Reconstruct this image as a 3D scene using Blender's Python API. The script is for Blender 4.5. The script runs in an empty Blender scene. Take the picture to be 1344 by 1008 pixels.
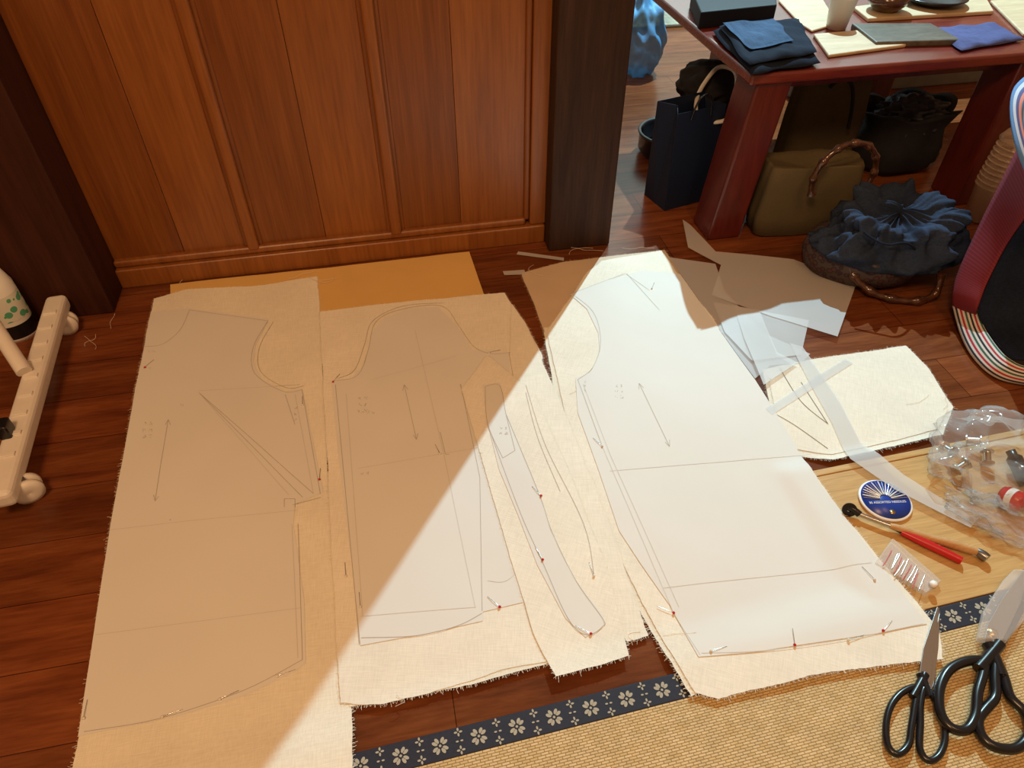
import bpy, bmesh, math, random
from mathutils import Vector, noise, geometry, Matrix
random.seed(7)
# ---------------- camera calibration (surveyed from the photo) ----------------
FPX=930.0; PITCH=math.radians(43.8); YAW=math.radians(11.4)
sp,cp=math.sin(PITCH),math.cos(PITCH); sy,cy=math.sin(YAW),math.cos(YAW)
def ray(u,v):
    a=u-672; b=v-504
    fw=FPX*cp-b*sp; dn=FPX*sp+b*cp
    return Vector((a*cy+fw*sy, -a*sy+fw*cy, -dn))
def F(u,v,z=0.0):
    r=ray(u,v); t=(1.0-z)/-r.z
    return Vector((r.x*t,r.y*t,z))
def W(u,v,y):
    r=ray(u,v); t=y/r.y
    return Vector((r.x*t,y,1+r.z*t))
scn=bpy.context.scene
cam=bpy.data.cameras.new('camera'); camo=bpy.data.objects.new('camera',cam)
scn.collection.objects.link(camo); scn.camera=camo
camo.location=(0,0,1); camo.rotation_euler=(math.radians(90)-PITCH,0,-YAW)
cam.sensor_width=36; cam.lens=FPX/1344*36; cam.clip_start=0.02
scn.view_settings.view_transform='Standard'
# ---------------- materials ----------------
def newmat(name):
    m=bpy.data.materials.new(name); m.use_nodes=True
    nt=m.node_tree; b=nt.nodes['Principled BSDF']
    return m,nt,b
def mat(name,col,rough=.6,metal=0,var=.0,scale=30,bump=0,bscale=200,spec=.5,coat=0,alpha=1,trans=0,stretch=(1,1,1)):
    m,nt,b=newmat(name)
    b.inputs['Base Color'].default_value=(*col,1)
    b.inputs['Roughness'].default_value=rough; b.inputs['Metallic'].default_value=metal
    b.inputs['Specular IOR Level'].default_value=spec
    b.inputs['Coat Weight'].default_value=coat
    b.inputs['Alpha'].default_value=alpha
    b.inputs['Transmission Weight'].default_value=trans
    tc=nt.nodes.new('ShaderNodeTexCoord'); mp=nt.nodes.new('ShaderNodeMapping')
    mp.inputs['Scale'].default_value=stretch
    nt.links.new(tc.outputs['Object'],mp.inputs['Vector'])
    if var>0:
        n=nt.nodes.new('ShaderNodeTexNoise'); n.inputs['Scale'].default_value=scale; n.inputs['Detail'].default_value=5
        nt.links.new(mp.outputs[0],n.inputs['Vector'])
        r=nt.nodes.new('ShaderNodeValToRGB')
        r.color_ramp.elements[0].position=.3; r.color_ramp.elements[1].position=.7
        r.color_ramp.elements[0].color=(*[c*(1-var) for c in col],1)
        r.color_ramp.elements[1].color=(*[min(1,c*(1+var)) for c in col],1)
        nt.links.new(n.outputs['Fac'],r.inputs['Fac']); nt.links.new(r.outputs['Color'],b.inputs['Base Color'])
    if bump>0:
        n2=nt.nodes.new('ShaderNodeTexNoise'); n2.inputs['Scale'].default_value=bscale; n2.inputs['Detail'].default_value=3
        nt.links.new(mp.outputs[0],n2.inputs['Vector'])
        bp=nt.nodes.new('ShaderNodeBump'); bp.inputs['Strength'].default_value=bump; bp.inputs['Distance'].default_value=.002
        nt.links.new(n2.outputs['Fac'],bp.inputs['Height']); nt.links.new(bp.outputs[0],b.inputs['Normal'])
    return m
def wood(name,cols,rough=.4,stretch=(1,1,1),scale=6,coat=.0,plank=None,bump=.15,spec=.5,fine=.5,dist=.6):
    m,nt,b=newmat(name); L=nt.links.new; N=nt.nodes.new
    tc=N('ShaderNodeTexCoord'); mp=N('ShaderNodeMapping'); mp.inputs['Scale'].default_value=stretch
    L(tc.outputs['Object'],mp.inputs['Vector'])
    n=N('ShaderNodeTexNoise'); n.inputs['Scale'].default_value=scale; n.inputs['Detail'].default_value=8; n.inputs['Roughness'].default_value=.65; n.inputs['Distortion'].default_value=dist
    L(mp.outputs[0],n.inputs['Vector'])
    r=N('ShaderNodeValToRGB'); cr=r.color_ramp
    cr.elements[0].position=.28; cr.elements[0].color=(*cols[0],1)
    cr.elements[1].position=.74; cr.elements[1].color=(*cols[2],1)
    e=cr.elements.new(.5); e.color=(*cols[1],1)
    L(n.outputs['Fac'],r.inputs['Fac'])
    n3=N('ShaderNodeTexNoise'); n3.inputs['Scale'].default_value=scale*6; n3.inputs['Detail'].default_value=4
    L(mp.outputs[0],n3.inputs['Vector'])
    hs=N('ShaderNodeMix'); hs.data_type='RGBA'; hs.blend_type='MULTIPLY'; hs.inputs[0].default_value=fine
    rr=N('ShaderNodeValToRGB'); rr.color_ramp.elements[0].position=.35; rr.color_ramp.elements[1].position=.6
    rr.color_ramp.elements[0].color=(.45,.4,.35,1); rr.color_ramp.elements[1].color=(1,1,1,1)
    L(n3.outputs['Fac'],rr.inputs['Fac']); L(r.outputs['Color'],hs.inputs[6]); L(rr.outputs['Color'],hs.inputs[7])
    out=hs.outputs[2]
    if plank:
        br=N('ShaderNodeTexBrick'); br.inputs['Scale'].default_value=1
        br.inputs['Brick Width'].default_value=plank[1]; br.inputs['Row Height'].default_value=plank[0]
        br.inputs['Mortar Size'].default_value=.0009; br.inputs['Mortar Smooth'].default_value=.3
        br.inputs['Color1'].default_value=(.74,.74,.74,1); br.inputs['Color2'].default_value=(1.15,1.1,1.1,1); br.inputs['Mortar'].default_value=(.28,.22,.2,1)
        br.offset=.37
        L(tc.outputs['Object'],br.inputs['Vector'])
        mx=N('ShaderNodeMix'); mx.data_type='RGBA'; mx.blend_type='MULTIPLY'; mx.inputs[0].default_value=1
        L(out,mx.inputs[6]); L(br.outputs['Color'],mx.inputs[7]); out=mx.outputs[2]
    L(out,b.inputs['Base Color'])
    b.inputs['Roughness'].default_value=rough; b.inputs['Coat Weight'].default_value=coat; b.inputs['Coat Roughness'].default_value=.15
    b.inputs['Specular IOR Level'].default_value=spec
    bp=N('ShaderNodeBump'); bp.inputs['Strength'].default_value=bump; bp.inputs['Distance'].default_value=.001
    L(n3.outputs['Fac'],bp.inputs['Height']); L(bp.outputs[0],b.inputs['Normal'])
    return m
def fabricmat(name,col,thread=900,var=.04,rough=.9,slub=.055,srot=0,bump=.3):
    m,nt,b=newmat(name); L=nt.links.new; N=nt.nodes.new
    tc=N('ShaderNodeTexCoord')
    rot=N('ShaderNodeMapping'); rot.inputs['Rotation'].default_value=(0,0,srot); L(tc.outputs['Object'],rot.inputs['Vector'])
    outs=[]
    for st in((1,.08,1),(.08,1,1)):
        mp=N('ShaderNodeMapping'); mp.inputs['Scale'].default_value=st; L(rot.outputs[0],mp.inputs['Vector'])
        n=N('ShaderNodeTexNoise'); n.inputs['Scale'].default_value=thread/1.6; n.inputs['Detail'].default_value=2; L(mp.outputs[0],n.inputs['Vector']); outs.append(n.outputs['Fac'])
    ad=N('ShaderNodeMath'); ad.operation='ADD'; L(outs[0],ad.inputs[0]); L(outs[1],ad.inputs[1])
    mr=N('ShaderNodeMapRange'); mr.inputs['From Min'].default_value=.7; mr.inputs['From Max'].default_value=1.3
    mr.inputs['To Min'].default_value=1-slub; mr.inputs['To Max'].default_value=1+slub*.6; L(ad.outputs[0],mr.inputs['Value'])
    n=N('ShaderNodeTexNoise'); n.inputs['Scale'].default_value=9; n.inputs['Detail'].default_value=6; L(tc.outputs['Object'],n.inputs['Vector'])
    r=N('ShaderNodeValToRGB'); r.color_ramp.elements[0].position=.3; r.color_ramp.elements[1].position=.7
    r.color_ramp.elements[0].color=(*[c*(1-var) for c in col],1); r.color_ramp.elements[1].color=(*[min(1,c*(1+var)) for c in col],1)
    L(n.outputs['Fac'],r.inputs['Fac'])
    vm=N('ShaderNodeVectorMath'); vm.operation='SCALE'; L(r.outputs['Color'],vm.inputs[0]); L(mr.outputs[0],vm.inputs['Scale'])
    L(vm.outputs[0],b.inputs['Base Color'])
    b.inputs['Roughness'].default_value=rough; b.inputs['Specular IOR Level'].default_value=.1
    bp=N('ShaderNodeBump'); bp.inputs['Strength'].default_value=bump; bp.inputs['Distance'].default_value=.001
    L(ad.outputs[0],bp.inputs['Height']); L(bp.outputs[0],b.inputs['Normal'])
    return m
M={}
M['floor']=wood('floor_planks',[(.10,.024,.009),(.19,.055,.018),(.29,.096,.032)],rough=.24,stretch=(1,9,1),scale=3,plank=(.115,1.1),bump=.06,fine=.35,spec=.22)
M['door']=wood('door_wood',[(.20,.060,.011),(.27,.090,.019),(.34,.122,.027)],rough=.34,stretch=(6,6,.35),scale=4,bump=.06,fine=.35,dist=.3)
M['door2']=wood('door_wood_b',[(.145,.040,.008),(.205,.062,.012),(.27,.092,.019)],rough=.34,stretch=(9,9,.35),scale=4,bump=.06,fine=.35,dist=.3)
M['post']=wood('dark_post',[(.024,.012,.008),(.042,.020,.013),(.065,.031,.020)],rough=.6,stretch=(10,10,.5),scale=4,fine=.3,spec=.2)
M['postl']=wood('dark_post_l',[(.030,.009,.005),(.052,.015,.008),(.075,.023,.011)],rough=.6,stretch=(8,8,.5),scale=4,fine=.3,spec=.2)
M['table']=wood('lacquer_table',[(.11,.016,.012),(.17,.026,.018),(.23,.04,.028)],rough=.25,stretch=(1.2,8,8),scale=4,coat=.5,bump=.04,fine=.3)
M['tableleg']=wood('lacquer_leg',[(.07,.009,.007),(.11,.015,.011),(.16,.024,.016)],rough=.3,stretch=(8,8,.8),scale=4,coat=.3,bump=.04,fine=.3)
M['bamboo']=wood('bamboo_board',[(.50,.30,.11),(.60,.375,.15),(.68,.45,.195)],rough=.4,stretch=(1,16,1),scale=3.5,bump=.05,fine=.25,dist=.1,spec=.3)
M['lwood']=wood('light_wood',[(.46,.33,.19),(.55,.41,.25),(.64,.50,.32)],rough=.55,stretch=(1.2,9,3),scale=4,fine=.2,dist=.2)
M['handlewood']=wood('handle_wood',[(.5,.28,.11),(.6,.35,.15),(.66,.42,.2)],rough=.4,stretch=(3,12,3),scale=8,fine=.2)
M['muslin']=fabricmat('muslin',(.84,.80,.68),slub=.08)
M['muslin2']=fabricmat('muslin_b',(.85,.81,.70),srot=.2,slub=.08)
M['muslin3']=fabricmat('muslin_c',(.85,.81,.70),srot=.55,slub=.08)
M['paper']=mat('pattern_paper',(.76,.75,.71),rough=.55,var=.02,scale=5,bump=.06,bscale=25,spec=.12)
M['kraft']=mat('kraft_paper',(.74,.47,.16),rough=.6,var=.04,scale=8,spec=.3)
M['muslin_shade']=mat('shaded_muslin_tone',(.62,.48,.34),rough=.7,var=.06,scale=8)  # brownish tan for muslin in shade, the shade is in the colour
M['pencil']=mat('pencil',(.2,.17,.14),rough=.8)
M['pencil2']=mat('pencil_soft',(.45,.42,.38),rough=.8)
M['pencil3']=mat('pencil_faint',(.63,.61,.57),rough=.8)
M['thread']=mat('thread',(.8,.72,.6),rough=.8)
M['steel']=mat('steel',(.62,.62,.62),rough=.22,metal=1)
M['dsteel']=mat('dark_steel',(.25,.25,.26),rough=.3,metal=1)
M['red']=mat('red_plastic',(.55,.01,.015),rough=.3)
M['blackp']=mat('black_plastic',(.010,.010,.012),rough=.25)
M['blackf']=mat('black_fabric',(.012,.012,.016),rough=.9,var=.3,bump=.4)
M['navy']=fabricmat('navy_fabric',(.030,.044,.080),thread=500,var=.3,slub=.25)
M['navyd']=fabricmat('navy_dark',(.013,.019,.036),thread=500,var=.3,slub=.25)
M['denim']=fabricmat('denim',(.045,.085,.16),thread=500,var=.3,slub=.25)
M['bluecloth']=fabricmat('blue_cloth',(.08,.09,.21),thread=500,var=.15,slub=.2)
M['navypaper']=mat('navy_paper',(.010,.018,.048),rough=.5,spec=.3)
M['white']=mat('white_plastic',(.80,.75,.68),rough=.45,var=.03)
M['cup']=mat('paper_cup',(.90,.90,.88),rough=.5)
M['gold']=mat('brass',(.7,.5,.2),rough=.3,metal=1)
M['bamboohandle']=mat('bamboo_handle',(.075,.028,.012),rough=.2,var=.6,scale=60,coat=.6)
M['beigebag']=fabricmat('beige_bag',(.115,.09,.05),thread=300,var=.15)
def clear(name,col,fac,rough=.1,edge=.5):
    m,nt,b=newmat(name); N=nt.nodes.new; L=nt.links.new
    b.inputs['Base Color'].default_value=(*col,1); b.inputs['Roughness'].default_value=rough
    t=N('ShaderNodeBsdfTransparent'); mx=N('ShaderNodeMixShader')
    lw=N('ShaderNodeLayerWeight'); lw.inputs['Blend'].default_value=.35
    mr=N('ShaderNodeMapRange'); mr.inputs['To Min'].default_value=fac; mr.inputs['To Max'].default_value=min(1,fac+edge)
    L(lw.outputs['Facing'],mr.inputs['Value']); L(mr.outputs[0],mx.inputs[0])
    L(t.outputs[0],mx.inputs[1]); L(b.outputs[0],mx.inputs[2]); L(mx.outputs[0],nt.nodes['Material Output'].inputs['Surface'])
    return m
M['clear']=clear('clear_plastic',(.66,.66,.66),.10,.10,.38)
M['clearbox']=clear('clear_box',(.85,.82,.8),.2)
M['bluebag']=clear('blue_plastic_bag',(.10,.33,.62),.72,.55,.2)
M['trace']=clear('tracing_paper',(.74,.74,.74),.52,.45,.1)
M['cupclear']=clear('plastic_cup',(.70,.55,.42),.30,.2)
def stripes(name,cols,scale,dirn='X'):
    m,nt,b=newmat(name); N=nt.nodes.new; L=nt.links.new
    tc=N('ShaderNodeTexCoord'); w=N('ShaderNodeTexWave'); w.bands_direction=dirn; w.wave_profile='SAW'; w.inputs['Scale'].default_value=scale
    L(tc.outputs['UV'],w.inputs['Vector']); r=N('ShaderNodeValToRGB'); r.color_ramp.interpolation='CONSTANT'
    els=r.color_ramp.elements
    els[0].color=(*cols[0],1); els[1].position=1/len(cols); els[1].color=(*cols[1],1)
    for i,c in enumerate(cols[2:],2):
        e=els.new(i/len(cols)); e.color=(*c,1)
    L(w.outputs['Fac'],r.inputs['Fac']); L(r.outputs['Color'],b.inputs['Base Color']); b.inputs['Roughness'].default_value=.8
    return m
M['stripe']=stripes('striped_webbing',[(.7,.66,.62),(.02,.02,.03),(.7,.66,.62),(.45,.03,.05),(.7,.66,.62),(.04,.12,.08)],.64,'X')
M['stripeb']=stripes('blue_striped_webbing',[(.08,.2,.45),(.5,.6,.75),(.08,.1,.3),(.7,.3,.25)],.5,'X')
M['redweb']=stripes('red_webbing',[(.17,.010,.020),(.17,.010,.020),(.23,.022,.035)],5,'Y')
def brocade():
    m,nt,b=newmat('brocade'); N=nt.nodes.new; L=nt.links.new
    tc=N('ShaderNodeTexCoord'); v=N('ShaderNodeTexVoronoi'); v.inputs['Scale'].default_value=70; L(tc.outputs['Object'],v.inputs['Vector'])
    r=N('ShaderNodeValToRGB'); r.color_ramp.interpolation='CONSTANT'
    r.color_ramp.elements[0].color=(.09,.035,.03,1); r.color_ramp.elements[1].position=.35; r.color_ramp.elements[1].color=(.035,.018,.022,1)
    e=r.color_ramp.elements.new(.55); e.color=(.07,.05,.045,1)
    L(v.outputs['Distance'],r.inputs['Fac']); L(r.outputs['Color'],b.inputs['Base Color']); b.inputs['Roughness'].default_value=.7
    return m
M['brocade']=brocade()
# ---------------- mesh helpers ----------------
def link(o,parent=None,m=None):
    scn.collection.objects.link(o)
    if parent: o.parent=parent
    if m is not None: o.data.materials.append(m)
    return o
def empty(name,loc=(0,0,0)):
    e=bpy.data.objects.new(name,None); e.empty_display_size=.05; scn.collection.objects.link(e); return e
def meshobj(name,vs,fs,m,parent=None,smooth=False,bevel=0,solid=0,sub=0,uvs=None):
    me=bpy.data.meshes.new(name); me.from_pydata([tuple(v) for v in vs],[],fs); me.update()
    bm=bmesh.new(); bm.from_mesh(me)
    if solid==0: bmesh.ops.recalc_face_normals(bm,faces=bm.faces)
    bm.to_mesh(me); bm.free()
    if uvs:
        ul=me.uv_layers.new(name='UVMap')
        for p in me.polygons:
            for li in p.loop_indices: ul.data[li].uv=uvs[me.loops[li].vertex_index]
    if smooth:
        for p in me.polygons: p.use_smooth=True
    o=bpy.data.objects.new(name,me); link(o,parent,m)
    if solid: md=o.modifiers.new('s','SOLIDIFY'); md.thickness=abs(solid); md.offset=-1 if solid>0 else 1
    if bevel: md=o.modifiers.new('b','BEVEL'); md.width=bevel; md.segments=3; md.limit_method='ANGLE'
    if sub: md=o.modifiers.new('u','SUBSURF'); md.levels=sub; md.render_levels=sub
    return o
BF=[(0,3,2,1),(4,5,6,7),(0,1,5,4),(1,2,6,5),(2,3,7,6),(3,0,4,7)]
def box(name,lo,hi,m,parent=None,bevel=.003,top=(0,0)):
    x0,y0,z0=lo; x1,y1,z1=hi; a,b=top
    vs=[(x0,y0,z0),(x1,y0,z0),(x1,y1,z0),(x0,y1,z0),(x0+a,y0+b,z1),(x1+a,y0+b,z1),(x1+a,y1+b,z1),(x0+a,y1+b,z1)]
    return meshobj(name,vs,BF,m,parent,bevel=bevel)
def obox(name,c,size,rotz,m,parent=None,bevel=.003,rotm=None):
    sx,sy_,sz=[s/2 for s in size]; R=Matrix.Rotation(rotz,3,'Z') if rotm is None else rotm
    vs=[Vector(c)+R@Vector((a*sx,b*sy_,d*sz)) for d in(-1,1) for a,b in((-1,-1),(1,-1),(1,1),(-1,1))]
    return meshobj(name,vs,BF,m,parent,bevel=bevel)
def prism(name,px,z0,z1,m,parent=None,bevel=.002,world=None):
    pts=world if world else [F(u,v,z1) for u,v in px]
    n=len(pts); vs=[(p.x,p.y,z1) for p in pts]+[(p.x,p.y,z0) for p in pts]
    fs=[tuple(range(n)),tuple(range(2*n-1,n-1,-1))]+[(i,(i+1)%n,(i+1)%n+n,i+n) for i in range(n)]
    return meshobj(name,vs,fs,m,parent,bevel=bevel)
def tube(name,pts,r,m,parent=None,cyclic=False,radii=None,smooth=True,fill=True):
    cu=bpy.data.curves.new(name,'CURVE'); cu.dimensions='3D'; cu.bevel_depth=r; cu.bevel_resolution=4; cu.use_fill_caps=True
    s=cu.splines.new('NURBS' if smooth else 'POLY'); s.points.add(len(pts)-1)
    for i,p in enumerate(pts):
        s.points[i].co=(*p,1)
        if radii: s.points[i].radius=radii[i]
    s.use_cyclic_u=cyclic
    if smooth: s.order_u=3; s.use_endpoint_u=not cyclic; s.resolution_u=6
    o=bpy.data.objects.new(name,cu); return link(o,parent,m)
def lathe(name,prof,c,m,parent=None,seg=40,sx=1,sy_=1,rip=None,rotm=None,smooth=True,capb=False,solid=0,rot=0):
    vs=[];uvs=[]
    n=len(prof)
    for i,(r,z) in enumerate(prof):
        for k in range(seg):
            th=2*math.pi*k/seg
            rr,zz=r,z
            if rip: rr,zz=rip(i/(n-1),th,r,z)
            p=Vector((rr*math.cos(th)*sx,rr*math.sin(th)*sy_,zz))
            if rot: p=Matrix.Rotation(rot,3,'Z')@p
            if rotm: p=rotm@p
            vs.append(Vector(c)+p); uvs.append((i/(n-1),k/seg))
    fs=[(i*seg+k,i*seg+(k+1)%seg,(i+1)*seg+(k+1)%seg,(i+1)*seg+k) for i in range(n-1) for k in range(seg)]
    if capb: fs.append(tuple(range(seg-1,-1,-1)))
    return meshobj(name,vs,fs,m,parent,smooth=smooth,solid=solid,uvs=uvs)
def crumple(name,c,rad,m,parent=None,amp=.25,freq=3,seed=0,sub=5,zmin=None,rot=0,ridge=True,flat=False):
    bm=bmesh.new(); bmesh.ops.create_icosphere(bm,subdivisions=sub,radius=1)
    R=Matrix.Rotation(rot,3,'Z')
    for v in bm.verts:
        p=v.co.copy(); q=p*freq+Vector((seed*7.1,seed*3.3,seed))
        n1=noise.noise(q); n2=noise.noise(q*2.3+Vector((5,5,5)))
        d=(1-2*abs(n1)) if ridge else n1
        s=1+amp*(d-.5)+amp*.5*n2
        co=R@Vector((p.x*rad[0]*s,p.y*rad[1]*s,p.z*rad[2]*s))+Vector(c)
        if zmin is not None and co.z<zmin: co.z=zmin+.001*(n1+1)
        v.co=co
    me=bpy.data.meshes.new(name); bm.to_mesh(me); bm.free()
    if not flat:
        for p in me.polygons: p.use_smooth=True
    o=bpy.data.objects.new(name,me); return link(o,parent,m)
def inpoly(x,y,P):
    c=False; j=len(P)-1
    for i in range(len(P)):
        xi,yi=P[i][0],P[i][1]; xj,yj=P[j][0],P[j][1]
        if (yi>y)!=(yj>y) and x<(xj-xi)*(y-yi)/(yj-yi)+xi: c=not c
        j=i
    return c
# ---------------- ground height model ----------------
TA=F(400,1008); TB=F(1344,772); td=(TB-TA).normalized(); tn=Vector((td.y,-td.x,0))   # toward camera
TAT_H=.010; BRD_H=.007
def sst(a,b,x):
    t=max(0,min(1,(x-a)/(b-a))); return t*t*(3-2*t)
bq_a=F(1063,630); bq_d=(F(1250,592)-F(1063,630)).normalized(); bq_n=Vector((bq_d.y,-bq_d.x,0))
def G(x,y):
    s=(Vector((x,y,0))-TA).dot(tn); g=(TAT_H+.0002)*sst(-.08,0.001,s)
    q=Vector((x,y,0))-bq_a
    g2=(BRD_H+.0015)*sst(-.05,-.012,q.dot(bq_n))*sst(-.07,-.025,q.dot(bq_d))
    return max(g,g2)
def wv(x,y):
    return .0028*(noise.noise(Vector((x*4.1,y*3.3,.3)))+.7)+.0013*(noise.noise(Vector((x*11,y*9,2.3)))+.8)
def H(x,y,l): return G(x,y)+wv(x,y)+l
def sheet(name,px,layer,m,parent=None,grid=.010,jit=0.0,warp=None):
    P=[F(u,v) for u,v in px]
    B=[]
    n=len(P)
    for i in range(n):
        a,b=P[i],P[(i+1)%n]; L=(b-a).length; k=max(1,int(L/(grid*.6)))
        for j in range(k):
            p=a.lerp(b,j/k)
            if jit and j>0:
                nn=Vector((-(b-a).y,(b-a).x,0)).normalized()
                p=p+nn*(random.uniform(-1,1)*jit*.6+noise.noise(p*12)*jit*2.5*min(1,j/4,(k-j)/4))
            B.append(Vector((p.x,p.y)))
    nb=len(B)
    xs=[p.x for p in B]; ys=[p.y for p in B]
    V=list(B)
    x=min(xs)
    while x<max(xs):
        y=min(ys)
        while y<max(ys):
            if inpoly(x,y,B): V.append(Vector((x+.0011*math.sin(y*900),y)))
            y+=grid
        x+=grid
    r=geometry.delaunay_2d_cdt(V,[(i,(i+1)%nb) for i in range(nb)],[],1,1e-6)
    def zf(x,y):
        z=H(x,y,layer)
        return z+warp(x,y) if warp else z
    vs=[(p.x,p.y,zf(p.x,p.y)) for p in r[0]]
    fs=[tuple(f) for f in r[2]]
    me=bpy.data.meshes.new(name); me.from_pydata(vs,[],fs); me.update()
    bm=bmesh.new(); bm.from_mesh(me); bmesh.ops.recalc_face_normals(bm,faces=bm.faces)
    if sum(f.normal.z for f in bm.faces)<0: bmesh.ops.reverse_faces(bm,faces=bm.faces)
    for f in bm.faces: f.smooth=True
    if jit:   # frayed raw edge : loose threads sticking out of the cut edge
        area_=sum(B[i].x*B[(i+1)%nb].y-B[(i+1)%nb].x*B[i].y for i in range(nb)); sg=1 if area_>0 else -1
        for i in range(nb):
            a,b=B[i],B[(i+1)%nb]; d=(b-a)
            if d.length<1e-5: continue
            d=d.normalized(); o_=Vector((d.y,-d.x))*sg
            for _ in range(3):
                p=a.lerp(b,random.random()); ln=random.uniform(.001,.0045)*(2.0 if random.random()<.08 else 1)
                e=p+(o_+d*random.uniform(-.7,.7))*ln; p=p-o_*.001; wd=d*.00022
                z0=zf(p.x,p.y)-.0002; z1=z0-random.uniform(0,.0006)
                bv=[bm.verts.new((q.x,q.y,z)) for q,z in((p-wd,z0),(p+wd,z0),(e+wd,z1),(e-wd,z1))]
                bm.faces.new(bv)
    bm.to_mesh(me); bm.free()
    o=bpy.data.objects.new(name,me); link(o,parent,m)
    return o
def catmull(P,k,cyc):
    out=[];n=len(P)
    rng=range(n) if cyc else range(n-1)
    for i in rng:
        g=lambda j:P[j%n] if cyc else P[max(0,min(n-1,j))]
        p0,p1,p2,p3=g(i-1),g(i),g(i+1),g(i+2)
        for s in range(k):
            t=s/k
            out.append(.5*((2*p1)+(p2-p0)*t+(2*p0-5*p1+4*p2-p3)*t*t+(3*p1-p0-3*p2+p3)*t**3))
    if not cyc: out.append(P[-1])
    return out
def ribbons(name,lines,layer,m,parent,w=.0009):
    vs=[];fs=[]
    for ln in lines:
        curved=ln[0]=='c'
        pts=[F(*p) for p in (ln[1:] if ln[0] in('c','l') else ln)]
        if curved: pts=catmull(pts,6,False)
        Q=[]
        for a,b in zip(pts[:-1],pts[1:]):
            k=max(1,int((b-a).length/.008))
            for j in range(k): Q.append(a.lerp(b,j/k))
        Q.append(pts[-1])
        st=len(vs)
        for i,p in enumerate(Q):
            d=(Q[min(i+1,len(Q)-1)]-Q[max(i-1,0)]); d.normalize(); nn=Vector((-d.y,d.x,0))*w/2
            for s in(-1,1):
                q=p+nn*s; vs.append((q.x,q.y,H(q.x,q.y,layer)))
        for i in range(len(Q)-1): a=st+2*i; fs.append((a,a+1,a+3,a+2))
    return meshobj(name,vs,fs,m,parent)
def scribble(u,v,rows=3,cols=2,s=7):
    L=[]
    for r in range(rows):
        for c in range(cols):
            x=u+c*s*1.2; y=v+r*s*1.2
            for _ in range(3):
                L.append([(x+random.uniform(0,s*.8),y+random.uniform(0,s*.7)),(x+random.uniform(0,s*.8),y+random.uniform(0,s*.7))])
    return L
# ---------------- room shell ----------------
fl=meshobj('floor',[(-3,-1.5,0),(3.5,-1.5,0),(3.5,4.2,0),(-3,4.2,0),(-3,-1.5,-.05),(3.5,-1.5,-.05),(3.5,4.2,-.05),(-3,4.2,-.05)],
 [(0,1,2,3),(7,6,5,4),(0,4,5,1),(1,5,6,2),(2,6,7,3),(3,7,4,0)],M['floor'])
YD=1.535; HW=3.3
XL=F(150,412).x; XR0=W(720,325,1.48).x; XR1=W(799,322,1.48).x
wall=empty('wall_north')
box('backing',(XL-.02,YD+.022,0),(XR0+.05,YD+.06,HW),M['door2'],wall,0)
def wx(u,v): return W(u,v,YD).x
b1=wx(333,325); b2=wx(520,303); rs=wx(690,290)
box('bottom_rail',(XL,YD-.012,0),(XR0,YD+.022,.05),M['door'],wall,.004)
box('rail_moulding',(XL,YD-.002,.05),(rs,YD+.022,.068),M['door'],wall,.006)
box('right_stile',(rs+.01,YD-.004,.05),(XR0+.005,YD+.022,HW),M['door'],wall,.004)
box('right_moulding',(rs-.004,YD+.004,.06),(rs+.010,YD+.022,HW),M['door2'],wall,.005)
for i,b in enumerate((b1,b2)):
    box(f'batten_{i}',(b-.013,YD-.004,.06),(b+.013,YD+.022,HW),M['door'],wall,.006)
    box(f'batten_bead_{i}',(b-.022,YD+.008,.06),(b+.022,YD+.022,HW),M['door2'],wall,.004)
edges=[XL,b1,b2,rs]
k=0
for a,b in zip(edges[:-1],edges[1:]):
    nb=2
    for j in range(nb):
        xa=a+(b-a)*j/nb; xb=a+(b-a)*(j+1)/nb
        box(f'panel_board_{k}',(xa+.0004,YD+.012+.0006*(k%2),.05),(xb-.0004,YD+.024,HW),M['door'] if k%2 else M['door2'],wall,.0010)
        k+=1
box('wooden_post',(XR0,1.478,0),(XR1,1.62,HW),M['post'],None,.004)
box('wooden_post',(XL-.9,1.43,0),(XL,1.62,HW),M['postl'],None,.004)
box('wall_back',(-3,4.0,0),(3.5,4.1,2.4),mat('plaster',(.6,.55,.47),.9,var=.05),None,0)
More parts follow.
